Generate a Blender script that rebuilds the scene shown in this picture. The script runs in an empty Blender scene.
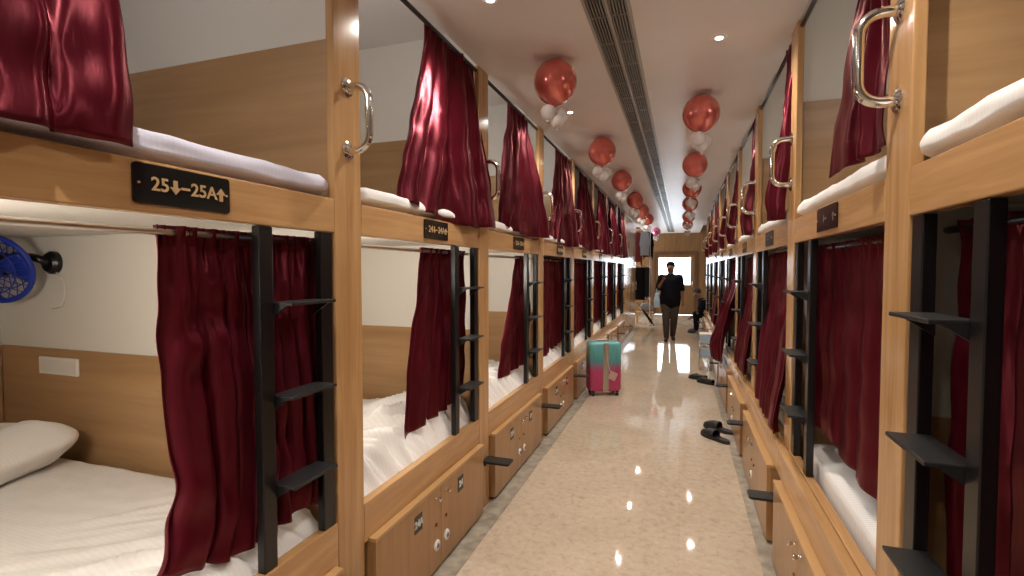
import bpy, bmesh, math, random
from mathutils import Vector, Matrix, noise
C = bpy.context.scene.collection
PI = math.pi
XL, XR = -1.19, 0.535          # front planes of the two rows of bunks
BAY = 1.36
Y0 = 0.23                      # first bay starts here
CEIL, HI = 2.78, 3.02
YEND, YBACK = 17.9, -2.6
random.seed(4)

# ---------------------------------------------------------------- materials
def new_mat(name):
    m = bpy.data.materials.new(name); m.use_nodes = True
    nt = m.node_tree
    return m, nt, nt.nodes['Principled BSDF']
def N(nt, t, **kw):
    n = nt.nodes.new(t)
    for k, v in kw.items():
        if k in n.inputs: n.inputs[k].default_value = v
        else: setattr(n, k, v)
    return n
def plain(name, col, rough=.5, metal=0, spec=.5, **kw):
    m, nt, b = new_mat(name)
    b.inputs['Base Color'].default_value = (*col, 1)
    b.inputs['Roughness'].default_value = rough
    b.inputs['Metallic'].default_value = metal
    b.inputs['Specular IOR Level'].default_value = spec
    for k, v in kw.items(): b.inputs[k.replace('_', ' ')].default_value = v
    return m
def coords(nt, scale, rand=True):
    tc = N(nt, 'ShaderNodeTexCoord'); mp = N(nt, 'ShaderNodeMapping')
    mp.inputs['Scale'].default_value = scale
    if rand:
        oi = N(nt, 'ShaderNodeObjectInfo'); mul = N(nt, 'ShaderNodeMath', operation='MULTIPLY'); mul.inputs[1].default_value = 37.0
        add = N(nt, 'ShaderNodeVectorMath', operation='ADD')
        nt.links.new(oi.outputs['Random'], mul.inputs[0])
        nt.links.new(tc.outputs['Object'], add.inputs[0]); nt.links.new(mul.outputs[0], add.inputs[1])
        nt.links.new(add.outputs[0], mp.inputs['Vector'])
    else: nt.links.new(tc.outputs['Object'], mp.inputs['Vector'])
    return mp.outputs['Vector']
def ramp(nt, fac, stops):
    r = N(nt, 'ShaderNodeValToRGB'); e = r.color_ramp.elements
    while len(e) < len(stops): e.new(.5)
    for el, (p, c) in zip(e, stops): el.position = p; el.color = (*c, 1)
    nt.links.new(fac, r.inputs['Fac']); return r.outputs['Color']
def bump(nt, b, h, strength, dist=.01):
    n = N(nt, 'ShaderNodeBump'); n.inputs['Strength'].default_value = strength; n.inputs['Distance'].default_value = dist
    nt.links.new(h, n.inputs['Height']); nt.links.new(n.outputs[0], b.inputs['Normal'])
def wood(name, dark, light, axis, rough=.2, tight=1.0):
    m, nt, b = new_mat(name)
    sc = [26*tight]*3; sc['xyz'.index(axis)] = 1.6*tight
    v = coords(nt, sc)
    n1 = N(nt, 'ShaderNodeTexNoise', Scale=1.0, Detail=5.0, Roughness=.62, Distortion=.6)
    nt.links.new(v, n1.inputs['Vector'])
    sc2 = [5*tight]*3; sc2['xyz'.index(axis)] = .7*tight
    v2 = coords(nt, sc2)
    n2 = N(nt, 'ShaderNodeTexNoise', Scale=1.0, Detail=3.0, Distortion=1.2); nt.links.new(v2, n2.inputs['Vector'])
    mx = N(nt, 'ShaderNodeMath', operation='ADD'); h1 = N(nt, 'ShaderNodeMath', operation='MULTIPLY'); h1.inputs[1].default_value = .55
    h2 = N(nt, 'ShaderNodeMath', operation='MULTIPLY'); h2.inputs[1].default_value = .45
    nt.links.new(n1.outputs['Fac'], h1.inputs[0]); nt.links.new(n2.outputs['Fac'], h2.inputs[0])
    nt.links.new(h1.outputs[0], mx.inputs[0]); nt.links.new(h2.outputs[0], mx.inputs[1])
    mid = tuple((a*.5+c*.5) for a, c in zip(dark, light))
    col = ramp(nt, mx.outputs[0], [(.36, dark), (.5, mid), (.64, light)])
    nt.links.new(col, b.inputs['Base Color'])
    b.inputs['Roughness'].default_value = rough
    bump(nt, b, n1.outputs['Fac'], .05, .004)
    return m
def satin(name, col):
    m, nt, b = new_mat(name)
    v = coords(nt, (9, 9, 3)); n = N(nt, 'ShaderNodeTexNoise', Scale=1.0, Detail=4.0); nt.links.new(v, n.inputs['Vector'])
    c = ramp(nt, n.outputs['Fac'], [(.3, tuple(x*.8 for x in col)), (.7, tuple(x*1.2 for x in col))])
    nt.links.new(c, b.inputs['Base Color'])
    b.inputs['Roughness'].default_value = .34; b.inputs['Specular IOR Level'].default_value = .8; b.inputs['Metallic'].default_value = .45
    b.inputs['Specular Tint'].default_value = (1, .34, .36, 1); b.inputs['Anisotropic'].default_value = .8; b.inputs['Anisotropic Rotation'].default_value = .25
    tg = N(nt, 'ShaderNodeTangent'); tg.direction_type = 'RADIAL'; tg.axis = 'Z'; nt.links.new(tg.outputs[0], b.inputs['Tangent'])
    v2 = coords(nt, (60, 60, 14)); n2 = N(nt, 'ShaderNodeTexNoise', Scale=1.0, Detail=2.0); nt.links.new(v2, n2.inputs['Vector'])
    bump(nt, b, n2.outputs['Fac'], .18, .004)
    return m
def linen(name, col, stripe=True):
    m, nt, b = new_mat(name)
    b.inputs['Roughness'].default_value = .8; b.inputs['Specular IOR Level'].default_value = .2
    v = coords(nt, (1, 1, 1), rand=False)
    w = N(nt, 'ShaderNodeTexWave', Scale=22.0, Distortion=.2); w.bands_direction = 'Y'; nt.links.new(v, w.inputs['Vector'])
    k = .86 if stripe else .97
    c = ramp(nt, w.outputs['Color'], [(.45, tuple(x*k for x in col)), (.6, col)])
    nt.links.new(c, b.inputs['Base Color'])
    n = N(nt, 'ShaderNodeTexNoise', Scale=14.0, Detail=4.0); nt.links.new(v, n.inputs['Vector'])
    bump(nt, b, n.outputs['Fac'], .25, .01)
    return m
def emis(name, col, s):
    m, nt, b = new_mat(name); b.inputs['Base Color'].default_value = (*col, 1)
    b.inputs['Emission Color'].default_value = (*col, 1); b.inputs['Emission Strength'].default_value = s
    return m

POST = ((.44, .235, .095), (.64, .38, .175))
M = dict(
 post=wood('varnished_wood_upright', *POST, 'z', .17),
 rail=wood('varnished_wood_rail', *POST, 'y', .2),
 locker=wood('locker_laminate', (.34, .175, .068), (.46, .255, .108), 'z', .28),
 panel=wood('wall_laminate', (.36, .205, .095), (.50, .305, .15), 'x', .33, .6),
 edge=plain('edge_band', (.52, .30, .125), .3),
 endwood=wood('end_wall_wood', (.15, .07, .026), (.235, .115, .042), 'z', .3),
 darkwood=wood('door_wood', (.085, .036, .014), (.14, .06, .022), 'z', .3),
 white=plain('white_laminate', (.74, .70, .63), .4),
 deck=plain('deck_laminate', (.62, .59, .54), .5),
 satin=satin('maroon_satin', (.088, .0048, .0130)),
 linen=linen('striped_linen', (.88, .86, .84)),
 sheet=linen('white_sheet', (.90, .88, .86), False),
 mauve=linen('pale_sheet', (.70, .69, .82), False),
 black=plain('black_paint', (.006, .006, .007), .30),
 tread=plain('black_grip', (.014, .014, .015), .45),
 dark=plain('dark_rod', (.05, .045, .04), .3, .6),
 chrome=plain('chrome', (.82, .81, .78), .12, 1),
 steel=plain('steel', (.6, .58, .55), .3, 1),
 brass=plain('aged_brass', (.30, .17, .07), .35, 1),
 ivory=plain('ivory_plastic', (.80, .76, .70), .4),
 purple=plain('purple_core', (.20, .13, .30), .3),
 plate=plain('black_acrylic', (.010, .011, .011), .12),
 gold=plain('gold_lettering', (.50, .32, .15), .4),
 dimgold=plain('worn_gold', (.14, .095, .06), .5),
 silver=plain('silver_lettering', (.62, .62, .60), .4),
 balloon=plain('red_chrome_balloon', (.82, .19, .155), .22, .5, .5, Coat_Weight=1.0, Coat_Roughness=.05),
 pink=plain('pink_chrome_balloon', (.70, .14, .26), .2, .6, .5, Coat_Weight=1.0, Coat_Roughness=.05),
 wballoon=plain('clear_white_balloon', (.86, .80, .77), .5, 0, .3, Alpha=.72),
 vent=plain('vent_metal', (.26, .24, .22), .35, .55),
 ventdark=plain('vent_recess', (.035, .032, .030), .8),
 blue=plain('blue_plastic', (.010, .035, .34), .3),
 teal=plain('teal_shell', (.05, .36, .36), .25),
 rubber=plain('black_rubber', (.016, .015, .015), .55),
 border=plain('border_stone', (.40, .36, .29), .35),
 skin=plain('brown_skin', (.23, .115, .07), .5),
 shirtm=plain('black_cotton', (.005, .005, .009), .85, 0, .15),
 trous=plain('brown_cotton', (.050, .036, .026), .85),
 hair=plain('black_hair', (.008, .007, .007), .45),
 bluebag=plain('pale_blue_plastic', (.45, .62, .78), .35),
 paleblue=plain('light_blue_cotton', (.42, .52, .66), .8),
 maroon=plain('maroon_cotton', (.16, .02, .025), .8),
 grey=plain('grey_canvas', (.28, .25, .24), .8),
 spotlens=emis('lamp_lens', (1.0, .94, .86), 60.0),
 filltube=emis('fill_lamp_tube', (1.0, .86, .68), 6.0),  # glowing tube of the fill lamps added inside the bays
)
# ceiling paint
m, nt, b = new_mat('ceiling_paint'); b.inputs['Roughness'].default_value = .32; b.inputs['Specular IOR Level'].default_value = .35
v = coords(nt, (1.2, 1.2, 1.2), False); n = N(nt, 'ShaderNodeTexNoise', Scale=1.3, Detail=3.0); nt.links.new(v, n.inputs['Vector'])
nt.links.new(ramp(nt, n.outputs['Fac'], [(.3, (.76, .71, .69)), (.7, (.82, .77, .75))]), b.inputs['Base Color']); M['ceil'] = m
# polished marble floor
m, nt, b = new_mat('polished_marble'); b.inputs['Roughness'].default_value = .042
v = coords(nt, (1, 1, 1), False)
n1 = N(nt, 'ShaderNodeTexNoise', Scale=22.0, Detail=8.0, Roughness=.66, Distortion=.5); nt.links.new(v, n1.inputs['Vector'])
n2 = N(nt, 'ShaderNodeTexNoise', Scale=1.6, Detail=4.0, Distortion=.8); nt.links.new(v, n2.inputs['Vector'])
c1 = ramp(nt, n1.outputs['Fac'], [(.30, (.47, .365, .265)), (.45, (.575, .465, .35)), (.60, (.615, .51, .395)), (.76, (.68, .59, .48))])
c2 = ramp(nt, n2.outputs['Fac'], [(.35, (.90, .89, .87)), (.65, (1, 1, 1))])
mx = N(nt, 'ShaderNodeMix', data_type='RGBA', blend_type='MULTIPLY'); mx.inputs['Factor'].default_value = 1
nt.links.new(c1, mx.inputs[6]); nt.links.new(c2, mx.inputs[7])
bk = N(nt, 'ShaderNodeTexBrick', Scale=1.0); bk.offset = 0; bk.inputs['Mortar Size'].default_value = .003
bk.inputs['Brick Width'].default_value = .8; bk.inputs['Row Height'].default_value = .8
bk.inputs['Color1'].default_value = bk.inputs['Color2'].default_value = (1, 1, 1, 1); bk.inputs['Mortar'].default_value = (.95, .94, .93, 1)
nt.links.new(v, bk.inputs['Vector'])
mx2 = N(nt, 'ShaderNodeMix', data_type='RGBA', blend_type='MULTIPLY'); mx2.inputs['Factor'].default_value = 1
nt.links.new(mx.outputs[2], mx2.inputs[6]); nt.links.new(bk.outputs['Color'], mx2.inputs[7])
nt.links.new(mx2.outputs[2], b.inputs['Base Color']); M['floor'] = m
# suitcase shell: teal over purple over pink, as the moulded shell is coloured
m, nt, b = new_mat('two_tone_shell'); b.inputs['Roughness'].default_value = .28
tc = N(nt, 'ShaderNodeTexCoord'); sp = N(nt, 'ShaderNodeSeparateXYZ'); nt.links.new(tc.outputs['Object'], sp.inputs[0])
nt.links.new(ramp(nt, sp.outputs['Z'], [(.30, (.52, .055, .16)), (.36, (.36, .14, .26)), (.42, (.09, .33, .35)), (.62, (.16, .48, .49))]), b.inputs['Base Color']); M['shell'] = m
# window glass
m, nt, b = new_mat('clear_glass'); out = nt.nodes['Material Output']; nt.nodes.remove(b)
tr = N(nt, 'ShaderNodeBsdfTransparent'); gl = N(nt, 'ShaderNodeBsdfGlossy'); gl.inputs['Roughness'].default_value = .03
ms = N(nt, 'ShaderNodeMixShader'); ms.inputs[0].default_value = .08
nt.links.new(tr.outputs[0], ms.inputs[1]); nt.links.new(gl.outputs[0], ms.inputs[2]); nt.links.new(ms.outputs[0], out.inputs[0]); M['glass'] = m

# ---------------------------------------------------------------- mesh helpers
class MB:
    def __init__(self, sx=1): self.bm = bmesh.new(); self.sx = sx
    def box(self, x0, x1, y0, y1, z0, z1, bev=0, seg=2):
        r = bmesh.ops.create_cube(self.bm, size=1)
        for v in r['verts']:
            v.co = Vector(((x0+x1)/2+v.co.x*(x1-x0), (y0+y1)/2+v.co.y*(y1-y0), (z0+z1)/2+v.co.z*(z1-z0)))
        if bev:
            es = list({e for v in r['verts'] for e in v.link_edges})
            bmesh.ops.bevel(self.bm, geom=es, offset=bev, segments=seg, affect='EDGES', profile=.5)
        return self
    def tube(self, pts, r, n=12, closed=False):
        pts = [Vector(p) for p in pts]; rings = []
        rr = r if isinstance(r, (list, tuple)) else [r]*len(pts)
        up = None
        for i, p in enumerate(pts):
            if closed: d = pts[(i+1) % len(pts)]-pts[i-1]
            else: d = pts[min(i+1, len(pts)-1)]-pts[max(i-1, 0)]
            d.normalize()
            if up is None:
                up = Vector((0, 0, 1)) if abs(d.z) < .9 else Vector((1, 0, 0))
            a = up - d*up.dot(d)
            if a.length < 1e-6: a = d.orthogonal()
            a.normalize(); bb = d.cross(a); up = a
            rings.append([self.bm.verts.new(p+(a*math.cos(2*PI*k/n)+bb*math.sin(2*PI*k/n))*rr[i]) for k in range(n)])
        m = len(rings)
        for i in range(m if closed else m-1):
            A, B = rings[i], rings[(i+1) % m]
            for k in range(n): self.bm.faces.new((A[k], A[(k+1) % n], B[(k+1) % n], B[k]))
        if not closed:
            self.bm.faces.new(rings[0][::-1]); self.bm.faces.new(rings[-1])
        return self
    def cyl(self, p0, p1, r, n=16): return self.tube([p0, p1], r, n)
    def loft(self, rings, cap=True):
        R = [[self.bm.verts.new(p) for p in ring] for ring in rings]; n = len(R[0])
        for A, B in zip(R, R[1:]):
            for k in range(n): self.bm.faces.new((A[k], A[(k+1) % n], B[(k+1) % n], B[k]))
        if cap: self.bm.faces.new(R[0][::-1]); self.bm.faces.new(R[-1])
        return self
    def lathe(self, c, prof, n=24, axis='z'):
        rings = []
        for r, h in prof:
            ring = []
            for k in range(n):
                a = 2*PI*k/n; u, w = r*math.cos(a), r*math.sin(a)
                p = {'z': (u, w, h), 'x': (h, u, w), 'y': (w, h, u)}[axis]
                ring.append((c[0]+p[0], c[1]+p[1], c[2]+p[2]))
            rings.append(ring)
        return self.loft(rings)
    def ball(self, c, r, seg=24, s=(1, 1, 1)):
        q = bmesh.ops.create_uvsphere(self.bm, u_segments=seg, v_segments=seg//2, radius=r)
        for v in q['verts']: v.co = Vector(c)+Vector((v.co.x*s[0], v.co.y*s[1], v.co.z*s[2]))
        return self
    def grid(self, fn, nu, nv):
        V = [[self.bm.verts.new(fn(i/(nu-1), j/(nv-1))) for i in range(nu)] for j in range(nv)]
        for j in range(nv-1):
            for i in range(nu-1): self.bm.faces.new((V[j][i], V[j][i+1], V[j+1][i+1], V[j+1][i]))
        return self
    def prism(self, pts2, axis, h0, h1, bev=0):
        def P(u, w, h): return {'x': (h, u, w), 'y': (u, h, w), 'z': (u, w, h)}[axis]
        A = [self.bm.verts.new(P(u, w, h0)) for u, w in pts2]; B = [self.bm.verts.new(P(u, w, h1)) for u, w in pts2]
        n = len(A); fs = [self.bm.faces.new(A[::-1]), self.bm.faces.new(B)]
        for k in range(n): fs.append(self.bm.faces.new((A[k], A[(k+1) % n], B[(k+1) % n], B[k])))
        if bev:
            es = list(fs[0].edges)+list(fs[1].edges)
            bmesh.ops.bevel(self.bm, geom=es, offset=bev, segments=2, affect='EDGES')
        return self
    def build(self, name, mat, parent=None, smooth=False, closed=True, mods=(), loc=None):
        bm = self.bm
        if self.sx != 1:
            for v in bm.verts: v.co.x *= self.sx
        if closed: bmesh.ops.recalc_face_normals(bm, faces=bm.faces)
        me = bpy.data.meshes.new(name); bm.to_mesh(me); bm.free()
        if isinstance(mat, str): mat = M[mat]
        me.materials.append(mat)
        if smooth:
            me.polygons.foreach_set('use_smooth', [True]*len(me.polygons))
            if smooth == 'auto': me.set_sharp_from_angle(angle=math.radians(38))
        o = bpy.data.objects.new(name, me); C.objects.link(o)
        if parent: o.parent = parent
        if loc: o.location = loc
        for t, kw in mods:
            md = o.modifiers.new(t.lower(), t)
            for k, v in kw.items(): setattr(md, k, v)
        return o
def tag(o, label=None, cat=None, group=None, kind=None):
    if label: o['label'] = label
    if cat: o['category'] = cat
    if group: o['group'] = group
    if kind: o['kind'] = kind
    return o
def empty(name, loc=(0, 0, 0), rz=0):
    o = bpy.data.objects.new(name, None); C.objects.link(o); o.location = loc; o.rotation_euler.z = rz
    o.empty_display_size = .1
    return o
def copy_tree(o, parent=None):
    c = o.copy(); C.objects.link(c); c.parent = parent
    for ch in list(o.children): copy_tree(ch, c)
    return c
def st(o): o['kind'] = 'structure'; return o
_tmp = []
def text_mesh(s, size, name, mat, parent, M4, bold=.0):
    cu = bpy.data.curves.new('t', 'FONT'); cu.body = s; cu.size = size; cu.extrude = .0008; cu.align_x = 'CENTER'; cu.align_y = 'CENTER'; cu.offset = bold
    cu.resolution_u = 3
    t = bpy.data.objects.new('t', cu); C.objects.link(t)
    bpy.context.view_layer.update()
    me = bpy.data.meshes.new_from_object(t.evaluated_get(bpy.context.evaluated_depsgraph_get()))
    bpy.data.objects.remove(t); bpy.data.curves.remove(cu)
    me.transform(M4); me.materials.clear(); me.materials.append(M[mat]); me.name = name
    o = bpy.data.objects.new(name, me); C.objects.link(o); o.parent = parent
    return o

# ---------------------------------------------------------------- setting
st(MB().box(-3.4, 2.75, YBACK-.1, YEND+.2, -.1, 0).build('floor', 'floor'))
cb = MB()
VX0, VX1, VY0, VY1 = -.452, -.252, -1.5, 17.3
cb.box(-3.4, 2.75, YBACK-.1, YEND+.2, HI, HI+.1)
cb.box(XL-.01, VX0, YBACK, YEND, CEIL, CEIL+.04); cb.box(VX1, XR+.01, YBACK, YEND, CEIL, CEIL+.04)
cb.box(VX0, VX1, YBACK, VY0, CEIL, CEIL+.04); cb.box(VX0, VX1, VY1, YEND, CEIL, CEIL+.04)
cb.box(XL-.01, XL+.02, YBACK, YEND, CEIL+.04, HI); cb.box(XR-.02, XR+.01, YBACK, YEND, CEIL+.04, HI)
st(cb.build('ceiling', 'ceil'))
LW0, LW1, LZ0, LZ1 = 13.95, 17.4, .25, 2.5      # daylight window of the lobby
w = MB().box(-3.4, -3.3, YBACK, LW0, 0, HI).box(-3.4, -3.3, LW1, YEND+.1, 0, HI).box(-3.4, -3.3, LW0, LW1, 0, LZ0).box(-3.4, -3.3, LW0, LW1, LZ1, HI)
st(w.build('wall_left', 'white'))
st(MB().box(2.65, 2.75, YBACK, YEND+.1, 0, HI).build('wall_right', 'white'))
st(MB().box(-3.4, 2.75, YBACK-.1, YBACK, 0, HI).build('wall_back', 'white'))
DX0, DX1, DZ = -.90, .40, 2.06
w = MB().box(-3.3, DX0, YEND, YEND+.12, 0, HI).box(DX1, 2.65, YEND, YEND+.12, 0, HI).box(DX0, DX1, YEND, YEND+.12, DZ, HI)
st(w.build('wall_front', 'endwood'))
fr = MB().box(DX0-.1, DX0+.02, YEND-.03, YEND+.14, 0, DZ+.1, .006).box(DX1-.02, DX1+.1, YEND-.03, YEND+.14, 0, DZ+.1, .006).box(DX0+.02, DX1-.02, YEND-.03, YEND+.14, DZ-.02, DZ+.1, .006)
st(fr.build('trim_1', 'darkwood'))
GX0, GX1, GZ0, GZ1 = -.76, .27, 1.03, 1.95
d = MB().box(DX0+.02, GX0, YEND+.02, YEND+.07, .01, DZ-.02).box(GX1, DX1-.02, YEND+.02, YEND+.07, .01, DZ-.02).box(GX0, GX1, YEND+.02, YEND+.07, .01, GZ0).box(GX0, GX1, YEND+.02, YEND+.07, GZ1, DZ-.02)
door = st(d.build('door_1', 'endwood'))
MB().box(GX0, GX1, YEND+.04, YEND+.05, GZ0, GZ1).build('glass_pane', 'glass', door)
MB().cyl((.33, YEND-.02, .95), (.33, YEND-.02, 1.15), .012).cyl((.33, YEND-.02, .97), (.33, YEND+.03, .97), .008).cyl((.33, YEND-.02, 1.13), (.33, YEND+.03, 1.13), .008).build('door_handle', 'steel', door, True)
wf = MB()
for y in (LW0, (LW0+LW1)/2-.025, LW1-.05): wf.box(-3.38, -3.31, y, y+.05, LZ0, LZ1)
wf.box(-3.38, -3.31, LW0, LW1, LZ0, LZ0+.05).box(-3.38, -3.31, LW0, LW1, LZ1-.05, LZ1)
win = st(wf.build('window_1', 'ivory'))
MB().box(-3.35, -3.345, LW0+.05, LW1-.05, LZ0+.05, LZ1-.05).build('glass_pane', 'glass', win)
LXF, RXF = XL+.035, XR-.075                     # locker fronts
m, nt, b = new_mat('mottled_border_stone'); b.inputs['Roughness'].default_value = .35
v = coords(nt, (1, 1, 1), False); n = N(nt, 'ShaderNodeTexNoise', Scale=14.0, Detail=7.0); nt.links.new(v, n.inputs['Vector'])
nt.links.new(ramp(nt, n.outputs['Fac'], [(.35, (.26, .225, .175)), (.65, (.42, .375, .30))]), b.inputs['Base Color']); M['border'] = m
st(MB().box(LXF-.02, LXF+.10, YBACK, 13.9, 0, .004).build('trim_2', 'border'))
st(MB().box(RXF-.055, RXF+.02, YBACK, 12.45, 0, .004).build('trim_3', 'border'))
st(MB().box(-3.3, DX0-.1, YEND-.018, YEND, 0, .10).box(DX1+.1, 2.65, YEND-.018, YEND, 0, .10).build('baseboard_front', 'darkwood'))

# long ceiling grille
v = empty('ceiling_vent', ((VX0+VX1)/2, 0, CEIL)); tag(v, 'long dark slatted air grille running down the middle of the ceiling', 'vent')
hw = (VX1-VX0)/2
f = MB()
f.box(-hw-.008, -hw+.008, VY0, VY1, -.006, .012).box(hw-.008, hw+.008, VY0, VY1, -.006, .012).box(-.007, .007, VY0, VY1, -.006, .012)
f.box(-hw, hw, VY0-.01, VY0+.01, -.006, .012).box(-hw, hw, VY1-.01, VY1+.01, -.006, .012)
f.build('grille_frame', plain('grille_frame_metal', (.42, .38, .35), .3, .5), v)
gb = MB().box(-hw, hw, -.003, .003, -.003, .01).build('grille_bar', plain('grille_bar_metal', (.36, .33, .30), .3, .5), v)
y = VY0+.31; gb.location.y = y
while y+.31 < VY1:
    y += .31; g_ = gb.copy(); C.objects.link(g_); g_.location.y = y
sl = MB()
for side in (-1, 1):
    for k in range(6):
        x = side*(.013+k*.0145)
        sl.box(x-.0035, x+.0035, VY0, VY1, -.001, .018)
sl.build('grille_slat', 'vent', v)
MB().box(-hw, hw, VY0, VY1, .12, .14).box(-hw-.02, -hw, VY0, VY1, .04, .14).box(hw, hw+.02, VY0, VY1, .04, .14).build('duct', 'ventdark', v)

# downlights
ords = ['first', 'second', 'third', 'fourth', 'fifth', 'sixth', 'seventh', 'eighth', 'ninth', 'tenth', 'eleventh', 'twelfth', 'thirteenth']
LS = []
def downlight(x, y, label):
    t = empty('downlight', (x, y, CEIL)); tag(t, label, 'ceiling light', 'recessed downlights')
    MB().lathe((0, 0, 0), [(.017, .002), (.019, -.003), (.038, -.004), (.042, 0), (.042, .004), (.017, .004)], 24).build('trim_ring', 'ceil', t, True)
    MB().lathe((0, 0, 0), [(.0005, -.002), (.017, -.002), (.017, .002), (.0005, .002)], 20).build('lens', 'spotlens', t)
    l = bpy.data.lights.new('downlight_lamp', 'SPOT'); l.energy = P_SPOT; l.color = (1, .93, .84); l.spot_size = math.radians(154); l.spot_blend = 1.0; l.shadow_soft_size = .016
    o = bpy.data.objects.new('downlight_lamp', l); C.objects.link(o); o.location = (x, y, CEIL-.012)
P_SPOT = 42.0
for i in range(8): downlight(-.855, -1.28+1.742*i, 'small round downlight, %s along the ceiling over the suitcase side' % ords[i])
for i in range(8): downlight(.175, -.53+1.742*i, 'small round downlight, %s along the ceiling over the slippers side' % ords[i])

# ---------------------------------------------------------------- bunks
def handle(mb, yc, z0, z1, r=.0145, out=.095):
    pts = [(.0, yc, z0)]
    for k in range(7):
        a = PI/2*k/6; pts.append((-out+.055-.055*math.sin(a), yc, z0+.055-.055*math.cos(a)))
    for k in range(7):
        a = PI/2*k/6; pts.append((-out+.055-.055*math.cos(a), yc, z1-.055+.055*math.sin(a)))
    pts.append((0, yc, z1))
    return mb.tube(pts, r, 14)
PW = .079                                        # half width of an upright
def make_bunk(sx, first=False):
    B = empty('bunk_bed')
    def mb(): return MB(sx)
    for yc in ([0, BAY] if first else [BAY]):
        p = mb().box(0, .031, yc-PW, yc+PW, .0, CEIL, .004).build('post', 'post', B)
        h = handle(mb(), yc, 1.975, 2.21).build('grab_handle', 'chrome', B, 'auto'); h['label'] = 'polished chrome grab handle'
        for z in (1.975, 2.21):
            mb().lathe((0, yc, z), [(.001, -.012), (.022, -.012), (.034, -.004), (.034, 0), (.001, 0)], 20, 'x').build('flange', 'chrome', h, 'auto')
        s = mb().prism([(-.172, yc-.052), (-.182, yc-.04), (-.182, yc+.04), (-.172, yc+.052), (0, yc+.052), (0, yc-.052)], 'z', .305, .319, .002).build('step_plate', 'tread', B)
        mb().box(-.014, 0, yc-.012, yc+.012, .275, .3045).build('bracket', 'black', s)
    y0, y1 = PW+.001, BAY-PW-.001
    mb().box(0, .04, y0, y1, 1.665, 1.787, .004).build('bed_rail', 'rail', B)
    q = mb().box(0, .04, y0, y1, .435, .597, .004)
    if sx > 0: q.box(-.042, -.001, .001 if not first else -PW, BAY-.001, .452, .590, .003)
    q.build('bed_rail', 'rail', B)
    mb().box(.041, 2.077, .032, BAY-.032, 1.69, 1.735).build('bed_deck', 'deck', B)
    mb().box(.041, 2.077, .032, BAY-.032, .48, .52).build('bed_deck', 'deck', B)
    for yc in ([0, BAY] if first else [BAY]):
        mb().box(.032, 2.1, yc-.02, yc+.02, .0, HI).build('divider', 'white', B)
        for s in ((-1, 1)):
            for za, zb in ((.52, 1.15), (1.735, 2.385)):
                a, bq = sorted((yc+s*.02, yc+s*.03))
                mb().box(.042, 2.078, a, bq, za+.003, zb).build('wood_panel', 'panel', B)
    for za, zb in ((.52, 1.15), (1.735, 2.385)):
        mb().box(2.08, 2.098, .033, BAY-.033, za+.003, zb).build('back_panel', 'panel', B)
    mb().cyl((.10, .032, 1.63), (.10, BAY-.032, 1.63), .009).build('curtain_rod', 'steel' if sx < 0 else 'dark', B, True)
    mb().cyl((.02, PW+.001, 2.752), (.02, BAY-PW-.001, 2.752), .011).build('curtain_rod', 'dark', B, True)
    return B
def sign_matrix(sx, a, y, z, rz=0):
    # text laid in its own plane -> facing the aisle
    if sx < 0: return Matrix(((0, 0, 1, -a*1.0), (1, 0, 0, y), (0, 1, 0, z), (0, 0, 0, 1)))
    return Matrix(((0, 0, -1, a), (-1, 0, 0, y), (0, 1, 0, z), (0, 0, 0, 1)))
def arrow(mb, yc, zc, h, down, sy):
    w = h*.42; a = h/2
    pts = [(-w*.38, a), (w*.38, a), (w*.38, -.0), (w, 0), (0, -a), (-w, 0), (-w*.38, 0)]
    if not down: pts = [(u, -q) for u, q in pts]
    mb.prism([(yc+sy*u, zc+q) for u, q in pts], 'x', -.0078, -.006)
def number_plate(B, sx, num, y0=.577, y1=.833):
    yc = (y0+y1)/2; zc = 1.732; sy = 1 if sx < 0 else -1
    hw, hh, r = (y1-y0)/2, .0465, .008
    pts = []
    for cx, cz, a0 in ((hw-r, hh-r, 0), (-hw+r, hh-r, 90), (-hw+r, -hh+r, 180), (hw-r, -hh+r, 270)):
        for k in range(5):
            a = math.radians(a0+k*22.5); pts.append((yc+cx+r*math.cos(a), zc+cz+r*math.sin(a)))
    p = MB(sx).prism(pts, 'x', -.006, 0).build('number_plate', 'plate', B)
    p['label'] = 'black sign with gold bunk numbers and arrows' if num else 'black sign with faint gold arrows'
    for dy, dn in ((-.028, True), (.100, False)):
        mk = MB(sx); arrow(mk, yc+sy*dy, zc, .034, dn, sy); mk.build('arrow', 'gold' if num else 'dimgold', p)
    ya, yb = sorted((yc-sy*.013, yc+sy*.010)); MB(sx).box(-.0078, -.006, ya, yb, zc-.003, zc+.003).build('dash', 'gold' if num else 'dimgold', p)
    for q in (-1, 1): MB(sx).lathe((0, yc+q*(hw-.011), zc), [(.0005, -.0085), (.003, -.0085), (.003, -.006), (.0005, -.006)], 10, 'x').build('screw', 'gold', p)
    if num:
        text_mesh(str(num), .045, 'lettering', 'gold', p, sign_matrix(sx, -.0068, yc-sy*.066, zc), .0008)
        text_mesh('%dA' % num, .045, 'lettering', 'gold', p, sign_matrix(sx, -.0068, yc+sy*.050, zc), .0008)
def make_ladder(sx):
    L = empty('ladder')
    for y, h in ((.968, .026), (1.240, .029)): MB(sx).box(.004, .034, y-h, y+h, .598, 1.664, .003).build('ladder_rail', 'black', L)
    for z in (1.42, 1.128, .845):
        t = MB(sx)
        t.box(-.062, .030, .997, 1.2045, z, z+.010, .002)
        for y in (1.003, 1.198): t.prism([(.028, z), (.028, z-.045), (-.04, z)], 'y', y-.005, y+.005)
        t.build('ladder_tread', 'tread', L)
    return L
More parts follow.
